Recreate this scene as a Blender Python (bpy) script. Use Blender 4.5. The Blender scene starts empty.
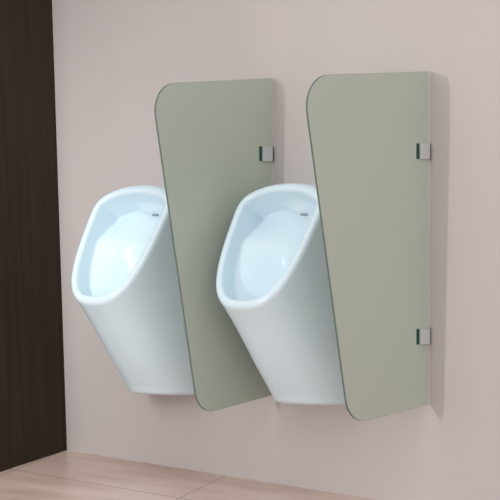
import bpy, bmesh, math, random
import numpy as np
from mathutils import Vector
sc = bpy.context.scene
COL = sc.collection

# ------------------------------------------------------------ camera, world, sun, exposure
FPX = 2500.0; TH = math.radians(43.0); ZO = 0.7236          # ZO: eye height above the floor corner
cam = bpy.data.cameras.new('camera'); cam.sensor_width = 36.0; cam.sensor_fit = 'HORIZONTAL'
cam.lens = FPX / 500.0 * 36.0
cam.shift_y = -28.0 / 500.0
cam.clip_end = 100
camo = bpy.data.objects.new('camera', cam); COL.objects.link(camo)
camo.location = (4.35629, -5.40672, ZO)
camo.rotation_euler = (math.radians(90), 0, TH)
sc.camera = camo
sc.view_settings.view_transform = 'Standard'
try: sc.view_settings.look = 'None'
except Exception: pass
sc.view_settings.exposure = 0.0
sc.view_settings.gamma = 1.0
sc.view_settings.use_curve_mapping = False

w = bpy.data.worlds.new('room_light'); sc.world = w; w.use_nodes = True
bg = w.node_tree.nodes['Background']
# added ambient gradient, stronger from the front right, lifts the right-hand faces
wn = w.node_tree
wtc = wn.nodes.new('ShaderNodeTexCoord'); wdot = wn.nodes.new('ShaderNodeVectorMath'); wdot.operation = 'DOT_PRODUCT'
wdot.inputs[1].default_value = (0.62, -0.66, 0.42)
wmr = wn.nodes.new('ShaderNodeMapRange'); wmr.interpolation_type = 'SMOOTHSTEP'
wmr.inputs['From Min'].default_value = -0.2; wmr.inputs['From Max'].default_value = 1.0
wmr.inputs['To Min'].default_value = 0.64; wmr.inputs['To Max'].default_value = 1.33
wn.links.new(wtc.outputs['Generated'], wdot.inputs[0]); wn.links.new(wdot.outputs['Value'], wmr.inputs['Value'])
wn.links.new(wmr.outputs['Result'], bg.inputs[1])
bg.inputs[0].default_value = (0.98, 0.99, 1.0, 1)

# a spotlight far across the room, a little left of the dividers
sp_ = bpy.data.lights.new('spotlight', 'SPOT'); sp_.energy = 1450; sp_.spot_size = math.radians(11.6); sp_.spot_blend = 1.0
sp_.shadow_soft_size = 0.08; sp_.color = (1.0, 0.985, 0.97)
spo = bpy.data.objects.new('spotlight', sp_); COL.objects.link(spo)
spo.location = (-1.78, -14.0, 0.76)
spo.rotation_euler = (Vector((-0.02, 0.0, 0.70)) - spo.location).to_track_quat('-Z', 'Y').to_euler()

# added unseen fill: a soft light brightening the left end of the wall
al = bpy.data.lights.new('left_fill', 'AREA'); al.shape = 'RECTANGLE'; al.size = 0.9; al.size_y = 1.4; al.spread = math.radians(48)
al.energy = 6.2; al.color = (0.98, 1.0, 1.0)
alo = bpy.data.objects.new('left_fill', al); COL.objects.link(alo)
alo.location = (-0.82, -2.1, 1.2)
alo.rotation_euler = (Vector((-2.0, 0.0, 0.55)) - alo.location).to_track_quat('-Z', 'Y').to_euler()

# ------------------------------------------------------------ materials
def mat(name, col, rough=0.5, spec=0.5, metal=0.0, coat=0.0):
    m = bpy.data.materials.new(name); m.use_nodes = True
    b = m.node_tree.nodes['Principled BSDF']
    b.inputs['Base Color'].default_value = (*col, 1)
    b.inputs['Roughness'].default_value = rough
    b.inputs['Specular IOR Level'].default_value = spec
    b.inputs['Metallic'].default_value = metal
    b.inputs['Coat Weight'].default_value = coat
    b.inputs['Coat Roughness'].default_value = 0.08
    return m, m.node_tree, b

def noise_mix(nt, b, c1, c2, scale, vec_scale=(1, 1, 1), detail=3, lo=0.35, hi=0.65):
    tc = nt.nodes.new('ShaderNodeTexCoord'); mp = nt.nodes.new('ShaderNodeMapping')
    mp.inputs['Scale'].default_value = vec_scale
    n = nt.nodes.new('ShaderNodeTexNoise'); n.inputs['Scale'].default_value = scale; n.inputs['Detail'].default_value = detail
    r = nt.nodes.new('ShaderNodeValToRGB')
    r.color_ramp.elements[0].position = lo; r.color_ramp.elements[0].color = (*c1, 1)
    r.color_ramp.elements[1].position = hi; r.color_ramp.elements[1].color = (*c2, 1)
    nt.links.new(tc.outputs['Object'], mp.inputs[0]); nt.links.new(mp.outputs[0], n.inputs['Vector'])
    nt.links.new(n.outputs['Fac'], r.inputs[0])
    if b: nt.links.new(r.outputs[0], b.inputs['Base Color'])
    return r, tc, n

m_wall, nt, b = mat('painted_plaster', (0.54, 0.47, 0.45), 0.85, 0.15)
noise_mix(nt, b, (0.535, 0.480, 0.464), (0.548, 0.492, 0.476), 3.0, (1, 1, 0.4))
m_dark, nt, b = mat('dark_brown_laminate', (0.03, 0.02, 0.011), 0.6, 0.12)
noise_mix(nt, b, (0.026, 0.0175, 0.0095), (0.036, 0.025, 0.015), 40.0, (1.0, 1.0, 0.03), 4)

# floor: large pinkish brown tiles, long joints parallel to the wall, cross joints parallel to the dark wall
m_floor, nt, b = mat('floor_tile', (0.4, 0.3, 0.28), 0.32, 0.4)
r, tc, n = noise_mix(nt, None, (0.47, 0.31, 0.25), (0.84, 0.67, 0.58), 2.6, (0.6, 2.2, 1), 5, 0.3, 0.72)  # tile mottling, with glossy reflections painted in as light and dark patches
sp = nt.nodes.new('ShaderNodeSeparateXYZ'); nt.links.new(tc.outputs['Object'], sp.inputs[0])
def mth(op, a, c=None, d=None):
    k = nt.nodes.new('ShaderNodeMath'); k.operation = op
    for i, v in enumerate((a, c, d)):
        if v is None: continue
        if isinstance(v, (int, float)): k.inputs[i].default_value = v
        else: nt.links.new(v, k.inputs[i])
    return k.outputs[0]
def joint(v, period, offset, half):
    t = mth('MODULO', mth('ADD', mth('SUBTRACT', v, offset), 50 * period), period)
    t = mth('MINIMUM', t, mth('SUBTRACT', period, t))
    return mth('LESS_THAN', t, half)
jy = joint(sp.outputs['Y'], 0.60, -0.3505, 0.0028)
jx = joint(mth('ADD', sp.outputs['X'], mth('MULTIPLY', sp.outputs['Y'], 0.43)), 0.70, -0.784, 0.0022)
jj = mth('MAXIMUM', jy, jx)
mx = nt.nodes.new('ShaderNodeMix'); mx.data_type = 'RGBA'
nt.links.new(jj, mx.inputs['Factor']); nt.links.new(r.outputs[0], mx.inputs[6]); mx.inputs[7].default_value = (0.30, 0.205, 0.18, 1)
nt.links.new(mx.outputs[2], b.inputs['Base Color'])

m_glass, nt, b = mat('frosted_green_glass', (0.455, 0.495, 0.425), 0.35, 0.35)
m_edge, nt, b = mat('polished_glass_edge', (0.11, 0.15, 0.125), 0.2, 0.5)
m_notch, nt, b = mat('dark_green_glass', (0.004, 0.05, 0.035), 0.2, 0.5)
m_metal, nt, b = mat('satin_steel', (0.60, 0.62, 0.61), 0.45, 0.5, 0.3)
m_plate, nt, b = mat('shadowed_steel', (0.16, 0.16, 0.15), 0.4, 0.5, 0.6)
m_china, nt, b = mat('white_china', (0.68, 0.815, 0.885), 0.22, 0.5, 0.0, 0.1)
m_hole, nt, b = mat('inlet_shade', (0.30, 0.32, 0.35), 0.5, 0.3)  # shade inside the flush inlet, put into a plain dark grey

# ------------------------------------------------------------ helpers
def obj(name, verts, faces, m, parent=None, smooth=False, mats=None, midx=None):
    me = bpy.data.meshes.new(name); me.from_pydata([tuple(map(float, v)) for v in verts], [], faces)
    if mats:
        for q in mats: me.materials.append(q)
        me.polygons.foreach_set('material_index', midx)
    else: me.materials.append(m)
    if smooth: me.polygons.foreach_set('use_smooth', [True] * len(me.polygons))
    me.update()
    o = bpy.data.objects.new(name, me); COL.objects.link(o)
    if parent: o.parent = parent
    return o

def rbox(name, lo, hi, m, parent=None, bev=0.001, seg=2):
    bm = bmesh.new(); bmesh.ops.create_cube(bm, size=1.0)
    for v in bm.verts:
        v.co = Vector([(lo[i] + hi[i]) / 2 + v.co[i] * (hi[i] - lo[i]) for i in range(3)])
    if bev: bmesh.ops.bevel(bm, geom=bm.edges[:], offset=bev, segments=seg, affect='EDGES', profile=0.5)
    me = bpy.data.meshes.new(name); bm.to_mesh(me); bm.free(); me.materials.append(m)
    o = bpy.data.objects.new(name, me); COL.objects.link(o)
    if parent: o.parent = parent
    return o

def cyl(name, c, axis, rad, ln, m, parent=None, seg=24):
    bm = bmesh.new(); bmesh.ops.create_cone(bm, cap_ends=True, segments=seg, radius1=rad, radius2=rad, depth=ln)
    q = Vector(axis).to_track_quat('Z', 'Y').to_matrix().to_4x4()
    bmesh.ops.transform(bm, matrix=q, verts=bm.verts); bmesh.ops.translate(bm, vec=Vector(c), verts=bm.verts)
    me = bpy.data.meshes.new(name); bm.to_mesh(me); bm.free(); me.materials.append(m)
    o = bpy.data.objects.new(name, me); COL.objects.link(o)
    if parent: o.parent = parent
    return o

def empty(name, loc, label, cat, group=None):
    o = bpy.data.objects.new(name, None); COL.objects.link(o); o.location = loc
    o.empty_display_size = 0.05
    o['label'] = label; o['category'] = cat
    if group: o['group'] = group
    return o

def copy_tree(o, parent=None):
    c = o.copy(); COL.objects.link(c)
    if parent: c.parent = parent
    for ch in list(o.children): copy_tree(ch, c)
    return c

# ------------------------------------------------------------ the setting
KX, MY = -0.04666, 0.06
XA = -1.4797                                    # the corner at the floor
def fz(x, y): return KX * (x - XA) + MY * y      # the floor falls a little to the right and into the room
def slab(name, pts, thick, m):
    n = len(pts)
    v = [Vector(p) for p in pts] + [Vector(p) + Vector(thick) for p in pts]
    f = [tuple(range(n)), tuple(range(2 * n - 1, n - 1, -1))] + [(i, i + n, (i + 1) % n + n, (i + 1) % n) for i in range(n)]
    o = obj(name, v, f, m); o['kind'] = 'structure'
    bm = bmesh.new(); bm.from_mesh(o.data); bmesh.ops.recalc_face_normals(bm, faces=bm.faces); bm.to_mesh(o.data); bm.free()
    return o
WX = 4.6
slab('wall_back', [(-2.0, 0, -0.6), (WX, 0, -0.6), (WX, 0, 2.6), (-2.0, 0, 2.6)], (0, 0.12, 0), m_wall)
# dark wall: starts at the corner and swings a little towards the right as it comes forward
LX, LY = -1.3405, -0.4041
dx, dy = (LX - XA) / -LY, -1.0
lean = (-1.5500 - XA) / (0.7088 + 0.7236)        # top of the corner stands a little further left
def lw(t, z): return (XA + dx * t + lean * z, -t, z)
T = 0.47
slab('wall_left', [lw(-0.02, -0.3), lw(T, -0.3), lw(T, 2.6), lw(-0.02, 2.6)], (-0.14, -0.02, 0), m_dark)
slab('floor', [(-2.0, 0.02, fz(-2.0, 0.02)), (WX, 0.02, fz(WX, 0.02)), (WX, -6.6, fz(WX, -6.6)), (-2.0, -6.6, fz(-2.0, -6.6))],
     (0, 0, -0.08), m_floor)

# ------------------------------------------------------------ frosted glass dividers
def fillet(poly, rads, seg=14):
    out = []
    n = len(poly)
    for i, (p, r_) in enumerate(zip(poly, rads)):
        p = np.array(p, float); a = np.array(poly[i - 1], float) - p; c = np.array(poly[(i + 1) % n], float) - p
        if r_ <= 0: out.append(tuple(p)); continue
        a /= np.linalg.norm(a); c /= np.linalg.norm(c)
        ang = math.acos(float(a @ c)); t = r_ / math.tan(ang / 2)
        ce = p + (a + c) / np.linalg.norm(a + c) * r_ / math.sin(ang / 2)
        s, e = p + a * t - ce, p + c * t - ce
        for k in range(seg + 1):
            f = k / seg; v = s * math.sin((1 - f) * (math.pi - ang)) + e * math.sin(f * (math.pi - ang))
            out.append(tuple(ce + v / math.sin(math.pi - ang)))
    return out

TG = 0.0065
def divider(x, corners, rads, clamps, label):
    t = empty('glass_divider', (x, 0, ZO), label, 'divider', None)
    pts = fillet(corners, rads)
    n = len(pts)
    ch = 0.0008
    cen = np.mean(np.array(pts), 0)
    def ring(xx, ins):
        o = []
        for i in range(n):
            a = np.array(pts[i - 1]); b_ = np.array(pts[(i + 1) % n]); d = b_ - a; nn = np.array([-d[1], d[0]]); nn /= np.linalg.norm(nn)
            p = np.array(pts[i])
            if (cen - p) @ nn < 0: nn = -nn
            q = p + nn * ins
            o.append((xx, -q[0], q[1]))
        return o
    rings = [ring(0, ch), ring(-ch, 0), ring(-TG + ch, 0), ring(-TG, ch)]
    v = sum(rings, []); f = [tuple(range(n))]; mi = [0]
    for k in range(3):
        for i in range(n):
            f.append((k * n + i, (k + 1) * n + i, (k + 1) * n + (i + 1) % n, k * n + (i + 1) % n)); mi.append(1)
    f.append(tuple(range(4 * n - 1, 3 * n - 1, -1))); mi.append(0)
    g = obj('glass_pane', v, f, None, t, mats=[m_glass, m_edge], midx=mi)
    bm = bmesh.new(); bm.from_mesh(g.data); bmesh.ops.recalc_face_normals(bm, faces=bm.faces); bm.to_mesh(g.data); bm.free()
    for z in clamps:
        hh = 0.0215
        c = rbox('clamp', (0.0002, -0.052, z - hh), (0.0070, -0.0125, z + hh), m_metal, t, 0.0012)
        c['label'] = 'satin steel clamp holding the glass to the wall'
        rbox('clamp_plate', (-TG - 0.0070, -0.052, z - hh), (-TG - 0.0002, -0.0098, z + hh), m_metal, c, 0.0012)
        rbox('wall_plate', (-TG - 0.0080, -0.0097, z - hh), (0.0002, 0.0, z + hh), m_plate, c, 0.0005)
        nb = rbox('notch_edge', (-TG - 0.001, -0.0640, z - hh), (0.0012, -0.0525, z + hh), m_notch, t, 0.0004, 1)
        nb['label'] = 'dark green cut edge of the glass beside the clamp'
    return t

XR, XL = 0.0, -0.5894
divider(XR, [(0.0100, 0.4165), (0.533, 0.383), (0.346, -0.5415), (0.0100, -0.5045)], [0, 0.088, 0.075, 0], [0.195, -0.316],
        'grey-green frosted glass divider on the right, both of its wall clamps in view')
divider(XL, [(0.0085, 0.4215), (0.505, 0.3835), (0.316, -0.5490), (0.0085, -0.5075)], [0, 0.080, 0.070, 0], [0.199, -0.316],
        'grey-green frosted glass divider between the two urinals, lower end behind the right bowl')

# ------------------------------------------------------------ urinal china: a distance field, meshed once
Zk = [-0.515, -0.41, -0.29, -0.237, -0.16, 0.02, 0.12]
Dk = [0.160, 0.243, 0.333, 0.381, 0.457, 0.600, 0.650]
Wz = [-0.515, -0.41, -0.29, -0.22, -0.10, 0.0, 0.12]
Wk = [0.128, 0.148, 0.161, 0.166, 0.171, 0.173, 0.173]
def smax(a, b_, k):
    hq = np.clip(0.5 + 0.5 * (a - b_) / k, 0, 1)
    return b_ * (1 - hq) + a * hq + k * hq * (1 - hq)
def smin(a, b_, k): return -smax(-a, -b_, k)
RA, RB = 0.2490, 0.585                                      # rim plane  d = RA - RB z
CN = 1 / math.sqrt(1 + RB * RB)
def interp(z, xs, ys):
    xs = np.array(xs); ys = np.array(ys)
    s = 0.012                                                # small blur keeps the loft smooth
    return sum(np.interp(z + o_ * s, xs, ys) for o_ in (-2, -1, 0, 1, 2)) / 5
def side(u, d, z):
    D = interp(z, Zk, Dk); W = interp(z, Wz, Wk)
    n = 2.6
    A = ((np.abs(u) / W) ** n + (np.maximum(d, 0) / D) ** n + 1e-9) ** (1 / n) - 1
    return A * np.minimum(W, D)
def arch(u, z):
    p = 2.2
    return (((np.abs(u) / 0.174) ** p + (np.maximum(z - 0.025, 0) / 0.0845) ** p + 1e-9) ** (1 / p) - 1) * 0.10
def normd(f, u, d, z):
    e = 1e-3; f0 = f(u, d, z)
    gx = (f(u + e, d, z) - f0) / e; gy = (f(u, d + e, z) - f0) / e; gz = (f(u, d, z + e) - f0) / e
    return f0 / np.maximum(np.sqrt(gx * gx + gy * gy + gz * gz), 0.15)
def shell(u, d, z): return smax(side(u, d, z), arch(u, z), 0.018)
# rim outline in the slanted plane -> 2-D distance table
gu = np.arange(-0.22, 0.2201, 0.004); gs = np.arange(-0.36, 0.2401, 0.004)     # s = z / CN' along the slope
SL = math.sqrt(1 + RB * RB)
GU, GS = np.meshgrid(gu, gs, indexing='ij')
def rimf(u, s): zz = s / SL; return shell(u, RA - RB * zz, zz)
ff = rimf(GU, GS)
P = []
for a0, a1 in (((slice(None, -1), slice(None)), (slice(1, None), slice(None))), ((slice(None), slice(None, -1)), (slice(None), slice(1, None)))):
    f0, f1 = ff[a0], ff[a1]; mk = (f0 < 0) != (f1 < 0); t_ = (f0 / (f0 - f1 + 1e-12))[mk]
    P.append(np.stack([(GU[a0][mk] * (1 - t_) + GU[a1][mk] * t_), (GS[a0][mk] * (1 - t_) + GS[a1][mk] * t_)], 1))
P = np.concatenate(P)
dist = np.full(ff.shape, 9.0)
for p in P: dist = np.minimum(dist, np.hypot(GU - p[0], GS - p[1]))
dist = np.where(ff < 0, -dist, dist)
def rimdist(u, s):
    a = np.clip((u - gu[0]) / 0.004, 0, len(gu) - 1.001); b_ = np.clip((s - gs[0]) / 0.004, 0, len(gs) - 1.001)
    i = a.astype(int); j = b_.astype(int); fa = a - i; fb = b_ - j
    return (dist[i, j] * (1 - fa) * (1 - fb) + dist[i + 1, j] * fa * (1 - fb) + dist[i, j + 1] * (1 - fa) * fb + dist[i + 1, j + 1] * fa * fb)
def field(u, d, z):
    o = smax(normd(side, u, d, z), normd(lambda a, b2, c: arch(a, c), u, d, z), 0.024)
    o = smax(o, -0.515 - z, 0.014)
    q = -(d - RA + RB * z) * CN                               # depth below the rim plane
    o = smax(o, -q, 0.016)
    # position in the rim plane (foot of the perpendicular)
    zr = z + q * RB * CN
    s = zr * SL
    rd = rimdist(u, s)
    wall = rd + 0.024 + 0.01 * np.maximum(q, 0)
    hump = np.exp(-(u / 0.085) ** 2 - ((s + 0.10) / 0.13) ** 2)
    tt = np.clip((s + 0.06) / 0.14, 0, 1); tt = tt * tt * (3 - 2 * tt)
    qm = 0.042 + 0.050 * tt + 0.075 * hump + 0.22 * np.clip(-s - 0.02, 0, 0.25) * np.exp(-(u / 0.10) ** 2)
    cav = smax(wall, (q - qm) * 0.9, 0.005)
    o = smax(o, -cav, 0.012)
    lip = (np.sqrt(((u - 0.015) / 0.060) ** 2 + ((d - 0.112) / 0.035) ** 2 + ((z - 0.040) / 0.022) ** 2 + 1e-9) - 1) * 0.022
    o = smin(o, lip, 0.020)
    return np.maximum(o, -d)
H = 0.0042
U = np.arange(-0.190, 0.1905, H); Dd = np.arange(-0.0105, 0.405, H); Z = np.arange(-0.535, 0.135, H)
GX, GY, GZ = np.meshgrid(U, Dd, Z, indexing='ij')
FV = field(GX, GY, GZ)
ins = FV < 0
nx, ny, nz = FV.shape
acc = np.zeros((nx - 1, ny - 1, nz - 1, 3)); cnt = np.zeros((nx - 1, ny - 1, nz - 1))
import itertools
for ax in range(3):
    o1, o2 = [q for q in range(3) if q != ax]
    for c1, c2 in itertools.product((0, 1), (0, 1)):
        a = [slice(None, -1)] * 3; b_ = [slice(None, -1)] * 3
        b_[ax] = slice(1, None)
        for oo, cc in ((o1, c1), (o2, c2)):
            if cc: a[oo] = slice(1, None); b_[oo] = slice(1, None)
        a = tuple(a); b_ = tuple(b_)
        f0, f1 = FV[a], FV[b_]; mk = ins[a] != ins[b_]
        t_ = np.where(mk, f0 / np.where(mk, f0 - f1, 1), 0)
        off = np.zeros(mk.shape + (3,)); off[..., ax] = t_; off[..., o1] = c1; off[..., o2] = c2
        acc += off * mk[..., None]; cnt += mk
act = cnt > 0
idx = -np.ones(act.shape, int); idx[act] = np.arange(act.sum())
ii = np.argwhere(act)
V = (ii + acc[act] / cnt[act][:, None]) * H + np.array([U[0], Dd[0], Z[0]])
quads = []
for ax in range(3):
    o1, o2 = (ax + 1) % 3, (ax + 2) % 3
    a = [slice(None)] * 3; b_ = [slice(None)] * 3
    a[ax] = slice(None, -1); b_[ax] = slice(1, None)
    fl = ins[tuple(a)] != ins[tuple(b_)]
    e = np.argwhere(fl)
    e = e[(e[:, o1] > 0) & (e[:, o2] > 0) & (e[:, o1] < FV.shape[o1] - 1) & (e[:, o2] < FV.shape[o2] - 1)]
    inside0 = ins[tuple(e.T)]
    def cell(d1, d2):
        k = e.copy(); k[:, o1] -= d1; k[:, o2] -= d2; return idx[tuple(k.T)]
    q = np.stack([cell(1, 1), cell(0, 1), cell(0, 0), cell(1, 0)], 1)
    q[~inside0] = q[~inside0][:, ::-1]
    quads.append(q)
Q = np.concatenate(quads)
for _ in range(3):                                            # pull the vertices onto the surface
    u, d, z = V.T; e = 8e-4; f0 = field(u, d, z)
    g = np.stack([(field(u + e, d, z) - field(u - e, d, z)), (field(u, d + e, z) - field(u, d - e, z)), (field(u, d, z + e) - field(u, d, z - e))], 1) / (2 * e)
    st = np.clip(f0 / np.maximum((g * g).sum(1), 0.3), -0.003, 0.003)
    V = V - g * st[:, None] * 0.8
V[:, 1] = np.maximum(V[:, 1], 0.0)
verts = np.stack([V[:, 0], -V[:, 1], V[:, 2]], 1)
quads = Q[:, ::-1].tolist()                                   # y is mirrored, so the winding flips

def make_urinal(x, label):
    t = empty('urinal', (x, 0, ZO), label, 'urinal', None)
    body = obj('bowl', verts, quads, m_china, t, smooth=True)
    k = rbox('flush_inlet', (0.008, -0.138, 0.0175), (0.030, -0.108, 0.024), m_hole, t, 0.002); k['label'] = 'dark flush inlet slot'
    return t
ur = make_urinal(-0.371, 'white wall-hung urinal on the right, in front of and overlapping the divider between the urinals')
ur2 = copy_tree(ur); ur2.location = (-0.966, 0, ZO)
ur2['label'] = 'white wall-hung urinal on the left, nearest the dark brown wall'
